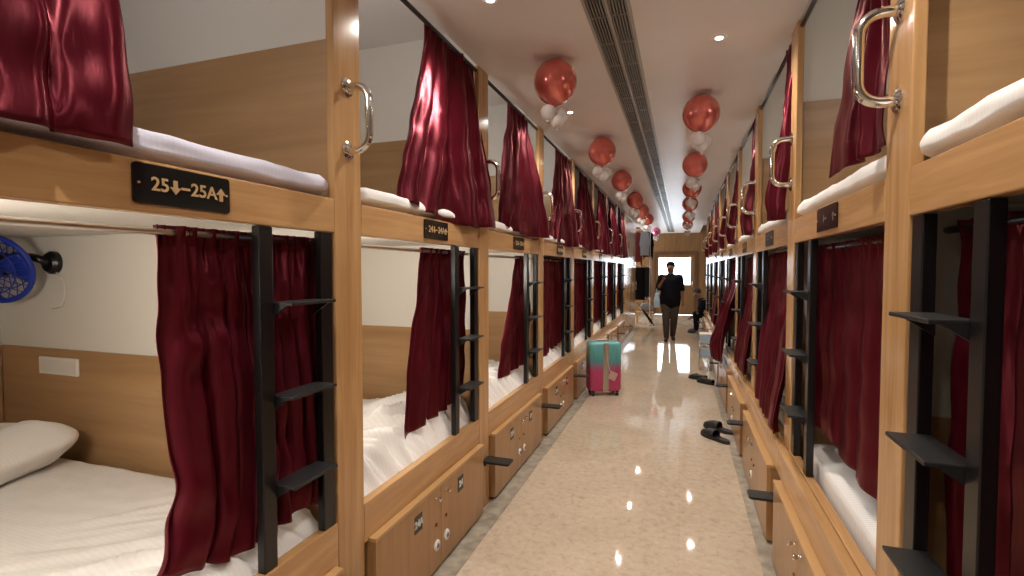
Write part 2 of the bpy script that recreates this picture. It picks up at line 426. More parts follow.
def make_locker(sx, out, num):
    K = empty('storage_locker')
    y0, y1 = PW+.026, BAY-PW-.026; ym = (y0+y1)/2
    MB(sx).box(-out+.018, 1.9, y0, y1, .02, .43).build('cabinet_body', 'locker', K)
    MB(sx).box(-.01, 1.9, y0+.02, y1-.02, .0045, .0195).build('plinth', 'darkwood', K)
    MB(sx).box(-out-.003, -.002, y0-.004, y1+.004, .4305, .448, .002).build('top_ledge', 'edge', K)
    for s in (-1, 1):
        a, bq = sorted((ym+s*.0015, ym+s*(ym-y0)))
        D = MB(sx).box(-out, -out+.018, a, bq, .022, .43, .0015).build('locker_door', 'locker', K)
        yk = ym+s*.055
        kn = MB(sx).lathe((-out, yk, .385), [(.001, -.030), (.011, -.029), (.013, -.022), (.007, -.014), (.006, -.002), (.012, 0), (.001, .001)], 16, 'x').build('knob', 'chrome', D, True)
        MB(sx).lathe((-out, yk, .25), [(.001, -.006), (.008, -.006), (.010, 0), (.001, 0)], 14, 'x').build('keyhole', 'brass', D, True)
        if sx < 0 or s > 0:
            rg = MB(sx).lathe((-out, yk, .145), [(.001, -.010), (.014, -.010), (.026, -.008), (.029, 0), (.001, 0)], 22, 'x').build('lock_cover', 'ivory', D, True)
            MB(sx).lathe((-out, yk, .145), [(.001, -.0135), (.010, -.0135), (.013, -.010), (.001, -.009)], 16, 'x').build('lock_core', 'purple', rg, True)
        if num:
            yp = ym+s*.235
            pl = MB(sx).box(-out-.003, -out, yp-.035, yp+.035, .305, .385, .001).build('number_tag', 'plate', D)
            pl['label'] = 'black square tag with a locker number'
            text_mesh('%dA' % num if s < 0 else '%d' % num, .046, 'lettering', 'silver', pl, sign_matrix(sx, -out-.0036, yp, .345), .002)
    return K
def nz(x, y, z=0): return noise.noise(Vector((x, y, z)))
def make_mattress(sx, z0, z1, a0, seed, mat, wr=.006, lip=0):
    def f():
        mb = MB(sx); mb.box(a0, 2.06, .088, BAY-.088, z0, z1)
        bmesh.ops.subdivide_edges(mb.bm, edges=list(mb.bm.edges), cuts=23, use_grid_fill=True)
        for v in mb.bm.verts:
            x, y, z = v.co; r = .038
            # round the long edges
            cx = min(max(x, a0+r), 2.06-r); cy = min(max(y, .088+r), BAY-.088-r); cz = min(max(z, z0+r*.6), z1-r)
            d = Vector((x-cx, y-cy, z-cz))
            if d.length > r: v.co = Vector((cx, cy, cz))+d.normalized()*r
            k = nz(x*4+seed, y*7, z*9)*wr + nz(x*14, y*20+seed, 3)*wr*.5
            if z > z0+.01 and x > a0+.02: v.co.z += k
            if lip:
                q = min(1, max(0, (v.co.z-1.793)/.02)); f = max(0, 1-(v.co.x-a0)/.30)
                v.co.x -= lip*q*f*(1+.22*nz(y*9, z*20, seed)); v.co.z += q*f*.006*nz(y*11, seed, 6)
        return mb
    return f().build('mattress', mat, None, True)
def make_sheet(sx, zt, seed, wr):
    def fn(u, v):
        a = .044+v*v*1.86+v*.12; y = .092+u*(BAY-.184)
        k = max(0, 1-(a-.044)/.75)
        z = zt+.016
        if a < .22: z -= ((.22-a)/.176)**2*.105
        diag = y*1.0+a*.8
        f1 = 1-abs(nz(diag*7+seed, a*1.0, 1))*2.6; f2 = 1-abs(nz(diag*14+seed, a*1.6, 5))*2.6
        fold = max(0, f1)**2+.55*max(0, f2)**2
        z += wr*min(1, k*1.6)*fold*min(1, .25+(a-.044)/.10) + .006*nz(a*5, y*6, seed) + .003*nz(a*12, y*14, seed)
        if u < .02 or u > .98: z -= .02
        return (a, y, z)
    return MB(sx).grid(fn, 170, 110).build('bedsheet', 'sheet', None, True, False, [('SOLIDIFY', dict(thickness=.004, offset=1))])
def make_curtain(sx, top, bot, zt, zb, a_t, a_b, nf, amp, seed, crease=.006, pinch=None, swirl=0, frill=0, bulge=0, mat='satin', nu=150, nv=60, skew=0):
    """top/bot: (y0, y1) spans; zt, zb heights (zb may be a pair); a_t, a_b distances behind the front plane."""
    zb = zb if isinstance(zb, tuple) else (zb, zb)
    ab = a_b if isinstance(a_b, tuple) else (a_b, a_b)
    rnd = random.Random(seed); ph = [rnd.uniform(0, 6.28) for _ in range(6)]
    def fn(u, v):
        e = v*v*(3-2*v)*.55+v*.45
        uu = u+.018*math.sin(2*PI*(u*nf*.5)+ph[3])*v
        ya = top[0]+(top[1]-top[0])*u; yb = bot[0]+(bot[1]-bot[0])*uu
        y = ya+(yb-ya)*e
        z = zt+(zb[0]+(zb[1]-zb[0])*u-zt)*v
        a = a_t+(ab[0]+(ab[1]-ab[0])*u-a_t)*e
        w = 2*PI*(nf*u + .35*math.sin(2*PI*u+ph[0]) + .22*nz(u*3, v*1.3, seed)*(.4+v))
        A = amp*(.32+.68*min(1, v*2.2))*(.65+.6*abs(nz(u*4+seed, v*.8, 2)))
        a += A*(math.sin(w)+.28*math.sin(2.1*w+ph[1]+v))
        y += A*.55*math.cos(w+.5)*.9
        a += .35*amp*math.sin(2*PI*nf*2.3*u+ph[2])*max(0, 1-v*5)           # gathers at the rod
        a += .012*nz(u*5, v*5, seed+4)
        m1 = max(0, nz(u*3.1, v*2.3, seed+9)+.25); m2 = max(0, nz(u*2.7+5, v*3.1, seed+13)+.15)
        a += crease*v**.5*(m1*math.sin(34*v+11*u+ph[4])+m2*1.2*math.sin(27*v-13*u+ph[5]))
        if pinch:
            vp, wp, yp, sg = pinch
            g = math.exp(-((v-vp)/sg)**2)
            y = y+(yp+(u-.5)*wp-y)*g
        if bulge: a -= bulge*math.sin(PI*u)*math.exp(-((v-.84)/.16)**2)
        if swirl and v > .74:
            q = (v-.74)/.26
            y -= swirl*q*q*(1-u)*1.0; a += swirl*.55*q*q*(.2-u*.8)
            z += .03*q*math.sin(5*u+ph[4])
            z += .05*q*q*abs(nz(u*6+seed, v*4, 3))
        if frill and v < frill: a += .010*math.sin(2*PI*nf*4*u+ph[5])*(1-v/frill)
        z += skew*math.sin(PI*u)*v*v
        return (a, y, z)
    return MB(sx).grid(fn, nu, nv).build('curtain', mat, None, True, False, [('SOLIDIFY', dict(thickness=.003, offset=0))])
def make_pillow(L, Wd, H, mat='sheet', seed=0):
    def fn(u, v):
        th = 2*PI*u; ph = PI*(v-.5)
        def sp(c, p): return math.copysign(abs(c)**p, c)
        x = L/2*sp(math.cos(ph), .55)*sp(math.cos(th), .45); y = Wd/2*sp(math.cos(ph), .55)*sp(math.sin(th), .45)
        z = H/2*sp(math.sin(ph), .9)
        e = max(abs(x)/(L/2), abs(y)/(Wd/2)); c = (abs(x)/(L/2))*(abs(y)/(Wd/2))
        z *= 1-.55*e**4
        x *= 1+.10*c**3-.02; y *= 1+.10*c**3-.02
        z += (.022*nz(x*7+seed, y*7, z*5)+.008*nz(x*20, y*20+seed, 2))*(1-.5*e) + .03*c**3
        return (x, y, z)
    return MB().grid(fn, 72, 40).build('pillow', mat, None, True, False)

side = {-1: 'suitcase side', 1: 'slippers side'}
def bay_word(sx, i):
    if sx < 0: return ['the bay signed twenty-five', 'the bay signed twenty-four', 'the bay signed twenty-three', 'the fourth suitcase-side bay', 'the fifth suitcase-side bay', 'the sixth suitcase-side bay', 'the seventh suitcase-side bay', 'the last suitcase-side bay'][i]
    return 'the %s slippers-side bay' % ['first', 'second', 'third', 'fourth', 'fifth', 'sixth', 'seventh', 'eighth', 'last'][i]
def put(o, sx, i, label, cat, group, dz=0):
    o.location = (XL if sx < 0 else XR, Y0+BAY*i, dz); return tag(o, label, cat, group)
WORDS25 = ['twenty-five', 'twenty-four', 'twenty-three']
proto = {}
for sx, nb in ((-1, 8), (1, 9)):
    S = side[sx]
    for i in range(nb):
        W = bay_word(sx, i)
        # bunk
        if i == 0: B = make_bunk(sx, True)
        elif i == 1: B = proto[sx, 'bunk'] = make_bunk(sx); B_clean = True
        else: B = copy_tree(proto[sx, 'bunk'])
        put(B, sx, i, 'varnished wooden double bunk frame of ' + W, 'bunk bed', 'wooden bunks on the ' + S)
    for i in range(nb):                           # plates after the copies
        B = [o for o in C.objects if o.name.startswith('bunk_bed') and abs(o.location.y-(Y0+BAY*i)) < .01 and (o.location.x < 0) == (sx < 0)][0]
        number_plate(B, sx, 25-i if sx < 0 else 0, *((.577, .833) if sx < 0 else (.52, .80)))
    L0 = make_ladder(sx)
    for i in range(nb):
        L = L0 if i == 0 else copy_tree(L0)
        put(L, sx, i, 'black metal ladder with flat treads on ' + bay_word(sx, i), 'ladder', 'bunk ladders on the ' + S)
    K0 = None
    for i in range(nb):
        W = bay_word(sx, i)
        if sx < 0: K = make_locker(sx, .035, 25-i)
        else:
            K = K0 = make_locker(sx, .075, 0) if i == 0 else copy_tree(K0)
        put(K, sx, i, 'wood laminate two-door locker under the bed of ' + W, 'locker', 'under-bed lockers on the ' + S)
    mu = [make_mattress(sx, 1.737, 1.872, .044, s, mt, .010, .040) for s, mt in ((1, 'mauve' if sx < 0 else 'sheet'), (7, 'sheet'))]
    ml = [make_mattress(sx, .522, .655, .15 if sx < 0 else .06, 3, 'linen', .004)]
    for i in range(nb):
        W = bay_word(sx, i)
        m_ = mu[i] if i < 2 else copy_tree(mu[1])
        put(m_, sx, i, 'thin white mattress on the top bunk of ' + W, 'mattress', 'top bunk mattresses on the ' + S)
        m_ = ml[0] if i == 0 else copy_tree(ml[0])
        put(m_, sx, i, 'white striped mattress on the bottom bunk of ' + W, 'mattress', 'bottom bunk mattresses on the ' + S, 0 if sx < 0 else .012)
    if sx < 0:
        sh = [make_sheet(sx, .652, 2, .03), make_sheet(sx, .645, 5, .105), make_sheet(sx, .645, 9, .09)]
        for i in range(nb):
            W = bay_word(sx, i)
            s_ = sh[i] if i < 3 else copy_tree(sh[1+i % 2])
            put(s_, sx, i, 'rumpled white bedsheet hanging over the bed edge in ' + W, 'bedsheet', 'bedsheets on the suitcase side')

def W_(sx, i): return bay_word(sx, i)
GL, GU = 'lower bunk curtains', 'upper bunk curtains'
# lower curtains, suitcase side
low = [
 make_curtain(-1, (.70, 1.30), (.76, 1.33), 1.648, (.70, .655), .10, (.12, .05), 7.5, .024, 11, crease=.016, swirl=.07, frill=.05),
 make_curtain(-1, (.72, 1.275), (.52, 1.27), 1.648, (.70, .76), .10, (.09, .10), 4.5, .024, 12, frill=.05),
 make_curtain(-1, (.93, 1.275), (.58, 1.26), 1.648, (.71, .72), .10, (.10, .11), 3.5, .026, 13, frill=.05),
 make_curtain(-1, (.40, 1.27), (.36, 1.26), 1.648, (.68, .74), .10, (.09, .10), 6.5, .022, 14, frill=.05)]
lt = ['maroon satin curtain spilling onto the bed behind a ladder, ', 'maroon curtain with a pointed hem half closing the lower bunk of ', 'flared maroon curtain drawn to one end of the lower bunk in ', 'dark maroon curtain nearly closing the lower bunk of ']
for i in range(8):
    c_ = low[i] if i < 4 else copy_tree(low[3])
    put(c_, -1, i, lt[min(i, 3)]+W_(-1, i), 'curtain', GL)
up = [
 make_curtain(-1, (.06, .50), (.0, .535), 2.76, (1.79, 1.80), .03, (-.045, -.045), 1.6, .022, 21, crease=.012),
 make_curtain(-1, (.66, 1.27), (.37, 1.41), 2.76, (1.855, 1.80), .03, (.02, -.065), 4.5, .030, 22, skew=-.045),
 make_curtain(-1, (.55, .98), (.31, 1.32), 2.76, (1.855, 1.81), .03, (.02, -.06), 4, .030, 23, skew=-.03)]
ut = ['maroon satin curtain hanging over the mattress edge above the sign of ', 'maroon satin curtain fanning out over the top mattress of ', 'gathered maroon satin curtain hanging from the ceiling in ']
for i in range(8):
    c_ = up[i] if i < 3 else copy_tree(up[2-(i % 2)])
    put(c_, -1, i, ut[min(i, 2)]+W_(-1, i), 'curtain', GU)
# slippers side
rl = [
 make_curtain(1, (.10, 1.25), (.10, 1.26), 1.648, (.70, .72), .10, (.10, .10), 8, .022, 31, frill=.05),
 make_curtain(1, (.10, 1.26), (.06, 1.24), 1.648, (.70, .76), .10, (.09, .11), 7, .020, 32, frill=.05, skew=.03),
 make_curtain(1, (.08, 1.15), (.02, .82), 1.648, (.64, .66), .09, (-.045, -.03), 5, .024, 33, frill=.05),
 make_curtain(1, (.12, 1.18), (.16, .92), 1.648, (.66, .64), .10, (-.04, -.02), 5, .024, 34, frill=.05),
 make_curtain(1, (.30, 1.24), (.22, 1.05), 1.648, (.50, .48), .08, (-.12, -.13), 4, .040, 35, bulge=.06)]
rt = ['maroon satin curtain behind the big black ladder of ', 'wide dark maroon curtain closing the lower bunk of ', 'maroon curtain draped out over the bed rail of ', 'maroon curtain trailing over the rail beside the ladder in ', 'bunched maroon curtain pulled out into the aisle from ']
ri = [0, 1, 2, 3, 4, 1, 3, 1, 1]
for i in range(9):
    c_ = rl[i] if i < 5 else copy_tree(rl[ri[i]])
    put(c_, 1, i, rt[ri[i]]+W_(1, i), 'curtain', GL)
ru = [
 None,
 make_curtain(1, (.10, .26), (.10, .70), 2.76, (1.885, 1.895), .03, (.02, .03), 2, .018, 42),
 make_curtain(1, (.02, .26), (.06, .36), 2.76, (1.80, 1.82), .02, (-.045, -.03), 3, .026, 43, pinch=(.42, .13, .10, .22), bulge=.045),
 make_curtain(1, (.04, .40), (.04, .34), 2.76, (1.80, 1.83), .02, (-.045, -.02), 3, .026, 44, pinch=(.45, .16, .12, .25), bulge=.04)]
rut = ['', 'maroon curtain pulled behind the chrome handle of ', 'knotted maroon curtain with a rounded end hanging in ', 'tied back maroon curtain hanging in ']
for i in range(1, 9):
    k = i if i < 4 else 2+i % 2
    c_ = ru[i] if i < 4 else copy_tree(ru[k])
    put(c_, 1, i, rut[k]+W_(1, i)+' upper bunk', 'curtain', GU)
# pillows
p = make_pillow(.62, .46, .22, 'sheet', 1); p.location = (XL-1.58, Y0+1.0, .745); p.rotation_euler = (.10, -.10, math.radians(8)); tag(p, 'white crumpled pillow on the bottom bunk of the bay signed twenty-five', 'pillow')
p = make_pillow(.40, .55, .13, 'sheet', 5); p.location = (XL-.62, Y0+.82, 1.915); p.rotation_euler = (0, .05, .2); tag(p, 'grey-white pillow behind the curtain on the top bunk of bay twenty-five', 'pillow')
# switch plate
s = empty('switch_plate', (XL-1.63, Y0+BAY-.03, 1.07)); tag(s, 'blank white switch plate on the wood panel above the bottom bunk pillow', 'switch plate')
MB().box(-.14, .14, -.012, 0, -.042, .042, .004).build('cover', 'ivory', s); MB().box(-.125, .125, -.0135, -.011, -.030, .030, .001).build('insert', 'white', s)

# ---------------------------------------------------------------- wall fan in the first bay
f = empty('wall_fan', (XL-1.66, Y0+BAY-.02, 1.565)); tag(f, 'blue caged wall fan on a black bracket above the bottom bunk pillow', 'fan')
MB().lathe((0, 0, 0), [(.001, 0), (.055, 0), (.055, -.02), (.042, -.035), (.001, -.036)], 24, 'y').build('mount', 'black', f, 'auto')
MB().tube([(0, -.02, 0), (-.05, -.06, .025), (-.12, -.09, .035), (-.19, -.10, .0)], [.02, .018, .018, .02], 12).build('arm', 'black', f, True)
FC = Vector((-.13, -.15, -.02)); ax = Vector((.45, -.85, -.28)).normalized()
q = ax.to_track_quat('Z', 'Y').to_matrix().to_4x4(); TF = Matrix.Translation(FC) @ q
def fb(mb, name, mat, parent=f, smooth=True):
    bmesh.ops.transform(mb.bm, matrix=TF, verts=mb.bm.verts); return mb.build(name, mat, parent, smooth)
fb(MB().lathe((0, 0, 0), [(.001, -.10), (.035, -.10), (.05, -.07), (.05, -.01), (.02, .0), (.001, .0)], 20), 'motor', 'black')
def circ(r, z, n=40): return [(r*math.cos(2*PI*k/n), r*math.sin(2*PI*k/n), z) for k in range(n)]
g = MB(); g.tube(circ(.155, .03), .012, 8, True)
for r, z in ((.06, .075), (.11, .065)): g.tube(circ(r, z), .003, 6, True)
for r, z in ((.06, -.03), (.11, -.02)): g.tube(circ(r, z), .003, 6, True)
for k in range(22):
    a = 2*PI*k/22; c_, s_ = math.cos(a), math.sin(a)
    g.tube([(.03*c_, .03*s_, .08), (.10*c_, .10*s_, .07), (.155*c_, .155*s_, .03)], .0025, 5)
    g.tube([(.03*c_, .03*s_, -.04), (.10*c_, .10*s_, -.02), (.155*c_, .155*s_, .03)], .0025, 5)
fb(g, 'cage', 'blue')
for k in range(3):
    a0 = 2*PI*k/3
    def bl(u, v, a0=a0):
        r = .03+u*.11; a = a0+(v-.5)*(1.35-.2*u); return (r*math.cos(a), r*math.sin(a), .025+.03*(v-.5))
    mb = MB().grid(bl, 10, 10); bmesh.ops.transform(mb.bm, matrix=TF, verts=mb.bm.verts)
    mb.build('blade', 'blue', f, True, False, [('SOLIDIFY', dict(thickness=.003))])
fb(MB().lathe((0, 0, 0), [(.001, .0), (.032, .0), (.03, .05), (.001, .055)], 18), 'hub', 'blue')
MB().tube([(.02, -.012, -.04), (.07, -.006, -.09), (.075, -.006, -.16), (.045, -.006, -.21), (-.02, -.006, -.22)], .0035, 8).build('cord', 'ivory', f, True)

# ---------------------------------------------------------------- balloons
def balloon_mesh(mb, c, r, stretch=1.06):
    prof = []
    for k in range(21):
        a = PI*k/20; rr = r*math.sin(a); z = r*math.cos(a)
        if z < 0: z *= stretch; rr *= 1-.06*(-z/r)**2
        prof.append((max(rr, .0006), z))
    prof += [(.006, -r*stretch-.004), (.010, -r*stretch-.012), (.0006, -r*stretch-.010)]
    return mb.lathe(c, prof, 32)
def cluster(x, y, r, n, label, mat='balloon', z=None, seed=0):
    t = empty('hanging_balloon', (x, y, CEIL)); tag(t, label, 'balloon cluster', 'balloon clusters along the ceiling')
    zc = -r-.008
    o = balloon_mesh(MB(), (0, 0, zc), r).build('big_balloon', mat, t, True)
    MB().tube([(0, 0, zc-r*1.06-.01), (.004, 0, zc-r-.05)], .002, 6).build('string', 'ivory', t)
    rs = random.Random(seed)
    for k in range(n):
        a = 2*PI*k/n+rs.uniform(0, .6)+.7; rr = rs.uniform(.038, .050)
        dz = -r-.060-(.045 if k == n-1 else 0)
        b_ = MB()
        balloon_mesh(b_, (.058*math.cos(a)*(0.2 if k == n-1 else 1), .058*math.sin(a)*(0.2 if k == n-1 else 1), zc+dz), rr).build('small_balloon', 'wballoon', t, True)['label'] = 'small white balloon'
for i, y in enumerate((2.93, 4.76, 6.38, 8.2, 9.7, 11.4)):
    cluster(-.725, y, .128, 4, 'shiny red balloon over small white ones, %s along the suitcase-side ceiling' % ords[i], seed=i)
cluster(-.72, 15.2, .12, 3, 'shiny pink balloon over small white ones near the far door', 'pink', seed=20)
for i, y in enumerate((3.84, 5.66, 7.3, 8.95, 11.1, 13.0)):
    cluster(.115, y, .128, 4, 'shiny red balloon over small white ones, %s along the slippers-side ceiling' % ords[i], seed=40+i)

# ---------------------------------------------------------------- suitcase
s = empty('suitcase', (-.905, 6.16, 0), math.radians(24)); tag(s, 'upright hard shell suitcase, teal above and pink below, standing by the lockers', 'suitcase')
MB().box(-.195, .195, -.115, .115, .055, .655, .035, 4).build('shell', 'shell', s, 'auto')
rb = MB()
for x in (-.14, -.095, .095, .14): rb.box(x-.008, x+.008, -.119, -.112, .10, .60, .003)
rb.build('rib', 'shell', s)
MB().box(-.034, -.018, -.122, -.113, .065, .645, .002).box(.018, .034, -.122, -.113, .065, .645, .002).box(-.018, .018, -.119, -.113, .065, .645).build('band', plain('champagne_metal', (.50, .46, .38), .3, .7), s)
MB().box(-.197, .197, -.006, .006, .05, .66, .03, 3).build('zip_seam', 'grey', s)
MB().tube([(-.07, 0, .650), (-.065, 0, .672), (.065, 0, .672), (.07, 0, .650)], .009, 8).build('carry_handle', 'steel', s, True)
for x in (-.15, .15):
    for y in (-.08, .08):
        w_ = MB().cyl((x-.012, y, .026), (x+.012, y, .026), .026, 18).build('wheel', 'rubber', s, 'auto')
        MB().box(x-.02, x+.02, y-.018, y+.018, .045, .062, .003).build('fork', 'black', w_)
tg = MB().box(.035, .13, -.128, -.124, .20, .30, .004); bmesh.ops.rotate(tg.bm, verts=tg.bm.verts, cent=(.08, -.126, .25), matrix=Matrix.Rotation(.45, 3, 'Y'))
t_ = tg.build('luggage_tag', plain('tag_paper', (.62, .42, .36), .5), s); t_['label'] = 'pale pink luggage tag'
MB().tube([(.05, -.126, .30), (.02, -.124, .42), (.0, -.122, .66)], .003, 6).build('tag_strap', 'ivory', t_)

# ---------------------------------------------------------------- slippers and shoes
def shoe(x, y, rz, label, group, mir=1, closed=False, z=0, k=1.0):
    t = empty('shoe' if closed else 'slipper', (x, y, z), rz); t.scale = (k, k, k); tag(t, label, 'shoe' if closed else 'slipper', group)
    def wid(u): return .047*(1-.9*abs(u-.5)**3*4*.55)*(1-.16*math.exp(-((u-.42)/.15)**2)) + .004*u
    rings = []
    n = 24
    out = []
    for k in range(36):
        a = 2*PI*k/36; c_, s_ = math.cos(a), math.sin(a)
        l = .137*math.copysign(abs(c_)**.85, c_); u = (l/.137+1)/2
        ww = (.046 if u > .5 else .038)*math.copysign(abs(s_)**.8, s_)*(1-.12*math.exp(-((u-.4)/.13)**2))
        out.append((l, ww+mir*.006*(u-.5)))
    MB().prism(out, 'z', 0, .024, .004).build('sole', 'rubber', t, 'auto')
    x0, x1 = (-.125 if closed else -.01), .125
    def up_(u, v):
        xx = x0+(x1-x0)*v; uu = (xx/.137+1)/2
        hw_ = (.045 if uu > .5 else .039)*max(.05, 1-max(0, (uu-.72)/.27)**2.4)**.6
        if closed: hw_ *= max(.2, 1-max(0, (.10-uu)/.14)**2)
        h = (.055 if not closed else .062)*(1-max(0, (uu-.5)/.5)**2*.75)
        a = PI*u
        top = math.sin(a)**.7
        if closed and uu < .52: top = min(top, .80+.0*uu); 
        return (xx, hw_*math.cos(a)+mir*.006*(uu-.5), .020+h*top)
    MB().grid(up_, 22, 22).build('upper', 'rubber', t, True, False, [('SOLIDIFY', dict(thickness=.006, offset=-1))])
shoe(.300, 4.83, math.radians(130), 'black open slipper on the floor, toe pointing into the aisle', 'slippers', 1, k=1.2)
shoe(.345, 5.10, math.radians(140), 'black slipper lying behind another, partly under the step', 'slippers', -1, k=1.2)
shoe(.225, 7.42, math.radians(150), 'black shoe farther down the aisle, outer one of a pair', 'black shoes', 1, True)
shoe(.315, 7.18, math.radians(140), 'black shoe farther down the aisle, beside the lockers', 'black shoes', -1, True)

# shoe rack with two boxes
r_ = empty('shoe_rack', (.355, 8.25, 0)); tag(r_, 'small two tier steel rack standing against the lockers', 'rack')
for x in (-.085, .085):
    for y in (-.14, .14): MB().cyl((x, y, 0), (x, y, .42), .007, 10).build('leg', 'steel', r_, True)
for z in (.20, .41):
    sh_ = MB().box(-.092, .092, -.15, .15, z, z+.010)
    sh_.build('shelf', 'steel', r_)
def plastic_box(z, label):
    t = empty('plastic_box', (.355, 8.25, z)); tag(t, label, 'box', 'boxes on the steel rack')
    MB().loft([[(-.075, -.12, .0), (.075, -.12, 0), (.075, .12, 0), (-.075, .12, 0)], [(-.085, -.13, .12), (.085, -.13, .12), (.085, .13, .12), (-.085, .13, .12)]]).build('tub', 'bluebag', t)
    MB().box(-.09, .09, -.135, .135, .12, .135, .004).build('lid', 'ivory', t)
plastic_box(.21, 'pale blue plastic box on the bottom shelf of the steel rack')
plastic_box(.42, 'pale blue plastic box with white lid topping the steel rack')

# ---------------------------------------------------------------- people
def skin_body(name, nodes, edges, mat, parent=None, lvl=2, root=0):
    me = bpy.data.meshes.new(name); me.from_pydata([n[0] for n in nodes], edges, []); me.update(); me.materials.append(M[mat])
    o = bpy.data.objects.new(name, me); C.objects.link(o); o.parent = parent
    sk = o.modifiers.new('skin', 'SKIN'); sk.use_smooth_shade = True
    lay = me.skin_vertices[0] if me.skin_vertices else None
    if lay is None:
        bm = bmesh.new(); bm.from_mesh(me); L_ = bm.verts.layers.skin.verify(); bm.to_mesh(me); bm.free(); lay = me.skin_vertices[0]
    for i, (p, r) in enumerate(nodes):
        lay.data[i].radius = r if isinstance(r, tuple) else (r, r); lay.data[i].use_root = i == root
    ss = o.modifiers.new('sub', 'SUBSURF'); ss.levels = lvl; ss.render_levels = lvl
    return o
def figure(name, J, loc, rz, label, grow=(.014, .012), shirt='shirtm', trousers='trous', shoes='rubber', sleeve=.75, facing=0):
    """J: dict of joints in metres, person facing -y."""
    P = empty(name, loc, rz); tag(P, label, 'person')
    V = lambda k: Vector(J[k])
    nodes, edges, idx = [], [], {}
    def add(k, p, r, to=None):
        idx[k] = len(nodes); nodes.append((tuple(p), r))
        if to is not None: edges.append((idx[to], idx[k]))
    add('pelvis', V('pelvis'), (.135, .105))
    add('waist', V('pelvis').lerp(V('chest'), .5), (.125, .10), 'pelvis')
    add('chest', V('chest'), (.150, .11), 'waist')
    add('neckb', V('chest').lerp(V('neck'), .7), (.085, .07), 'chest')
    add('neck', V('neck'), .052, 'neckb'); add('jaw', V('neck').lerp(V('head'), .45), .070, 'neck')
    add('head', V('head'), (.086, .096), 'jaw'); add('crown', V('head')+(V('head')-V('neck')).normalized()*.075, (.066, .078), 'head')
    for s in 'lr':
        add('sh'+s, V('sh'+s), .072, 'chest'); m_ = V('sh'+s).lerp(V('el'+s), .5); add('ua'+s, m_, .060, 'sh'+s)
        add('el'+s, V('el'+s), .046, 'ua'+s); add('fa'+s, V('el'+s).lerp(V('wr'+s), .4), .038, 'el'+s); add('wr'+s, V('wr'+s), .025, 'fa'+s)
        d = (V('wr'+s)-V('el'+s)).normalized(); pal = V('wr'+s)+d*.055
        add('pa'+s, pal, (.036, .020), 'wr'+s); add('kn'+s, pal+d*.035, (.036, .016), 'pa'+s)
        sd = d.cross(Vector((0, 1, 0))); sd = sd.normalized() if sd.length > .05 else Vector((1, 0, 0))
        curl = Vector((0, -1, 0)) - d*Vector((0, -1, 0)).dot(d); curl = curl.normalized() if curl.length > .05 else Vector((1, 0, 0))
        for q, (off, ln) in enumerate(((-.028, .070), (-.010, .080), (.009, .074), (.026, .058))):
            b0 = pal+d*.045+sd*off; b1 = b0+d*ln*.5+curl*.010; b2 = b0+d*ln*.85+curl*.030
            add('f%d%s0' % (q, s), b0, .0095, 'kn'+s); add('f%d%s1' % (q, s), b1, .0085, 'f%d%s0' % (q, s)); add('f%d%s2' % (q, s), b2, .0075, 'f%d%s1' % (q, s))
        add('t0'+s, pal-d*.01+curl*.035-sd*.01, .011, 'pa'+s); add('t1'+s, pal+d*.025+curl*.055, .009, 't0'+s)
        add('hip'+s, V('hip'+s), .105, 'pelvis'); add('th'+s, V('hip'+s).lerp(V('kne'+s), .45), .092, 'hip'+s)
        add('kne'+s, V('kne'+s), .066, 'th'+s); add('ca'+s, V('kne'+s).lerp(V('an'+s), .35), .062, 'kne'+s); add('an'+s, V('an'+s), .044, 'ca'+s)
        add('heel'+s, V('an'+s)+(V('toe'+s)-V('an'+s))*.25+Vector((0, 0, -.02)), .036, 'an'+s); add('toe'+s, V('toe'+s), .026, 'heel'+s)
    skin_body('body', nodes, edges, 'skin', P)
    def sub(nm, keys, mat, g, extra=()):
        ks = [k for k in keys]; mp = {idx[k]: i for i, k in enumerate(ks)}
        nn = [(nodes[idx[k]][0], tuple(x+g+({'pelvis': .040+(.032 if nm == 'shirt' else 0), 'waist': .058, 'chest': .030}.get(k, 0)) for x in (nodes[idx[k]][1] if isinstance(nodes[idx[k]][1], tuple) else (nodes[idx[k]][1],)*2))) for k in ks]
        ee = [(mp[a], mp[b]) for a, b in edges if a in mp and b in mp]
        for k, off, rad in extra:
            nn.append((tuple(V('pelvis')+(V('chest')-V('pelvis')).normalized()*off), rad)); ee.append((mp[idx[k]], len(nn)-1))
        mb = MB()
        for a, b_ in ee:
            pa, pb = Vector(nn[a][0]), Vector(nn[b_][0]); ra, rb = nn[a][1], nn[b_][1]
            k = max(2, int((pb-pa).length/.022))
            for q in range(k+1):
                t = q/k; rx, ry = ra[0]+(rb[0]-ra[0])*t, ra[1]+(rb[1]-ra[1])*t
                mb.ball(pa.lerp(pb, t), 1, 16, (rx, ry, min(rx, ry)*.75))
        o = mb.build(nm, mat, P, True)
        rm = o.modifiers.new('remesh', 'REMESH'); rm.mode = 'VOXEL'; rm.voxel_size = .014; rm.use_smooth_shade = True
        sm = o.modifiers.new('smooth', 'SMOOTH'); sm.factor = .6; sm.iterations = 8
        return o
    sub('shirt', ['pelvis', 'waist', 'chest', 'neckb', 'shl', 'ual', 'ell', 'shr', 'uar', 'elr'] if sleeve else ['pelvis', 'waist', 'chest', 'neckb', 'shl', 'ual', 'shr', 'uar'], shirt, .018, [('pelvis', -.13, (.212, .165))])
    sub('trousers', ['pelvis', 'hipl', 'thl', 'knel', 'cal', 'anl', 'hipr', 'thr', 'kner', 'car', 'anr'], trousers, .014, [('pelvis', .10, (.165, .125))])
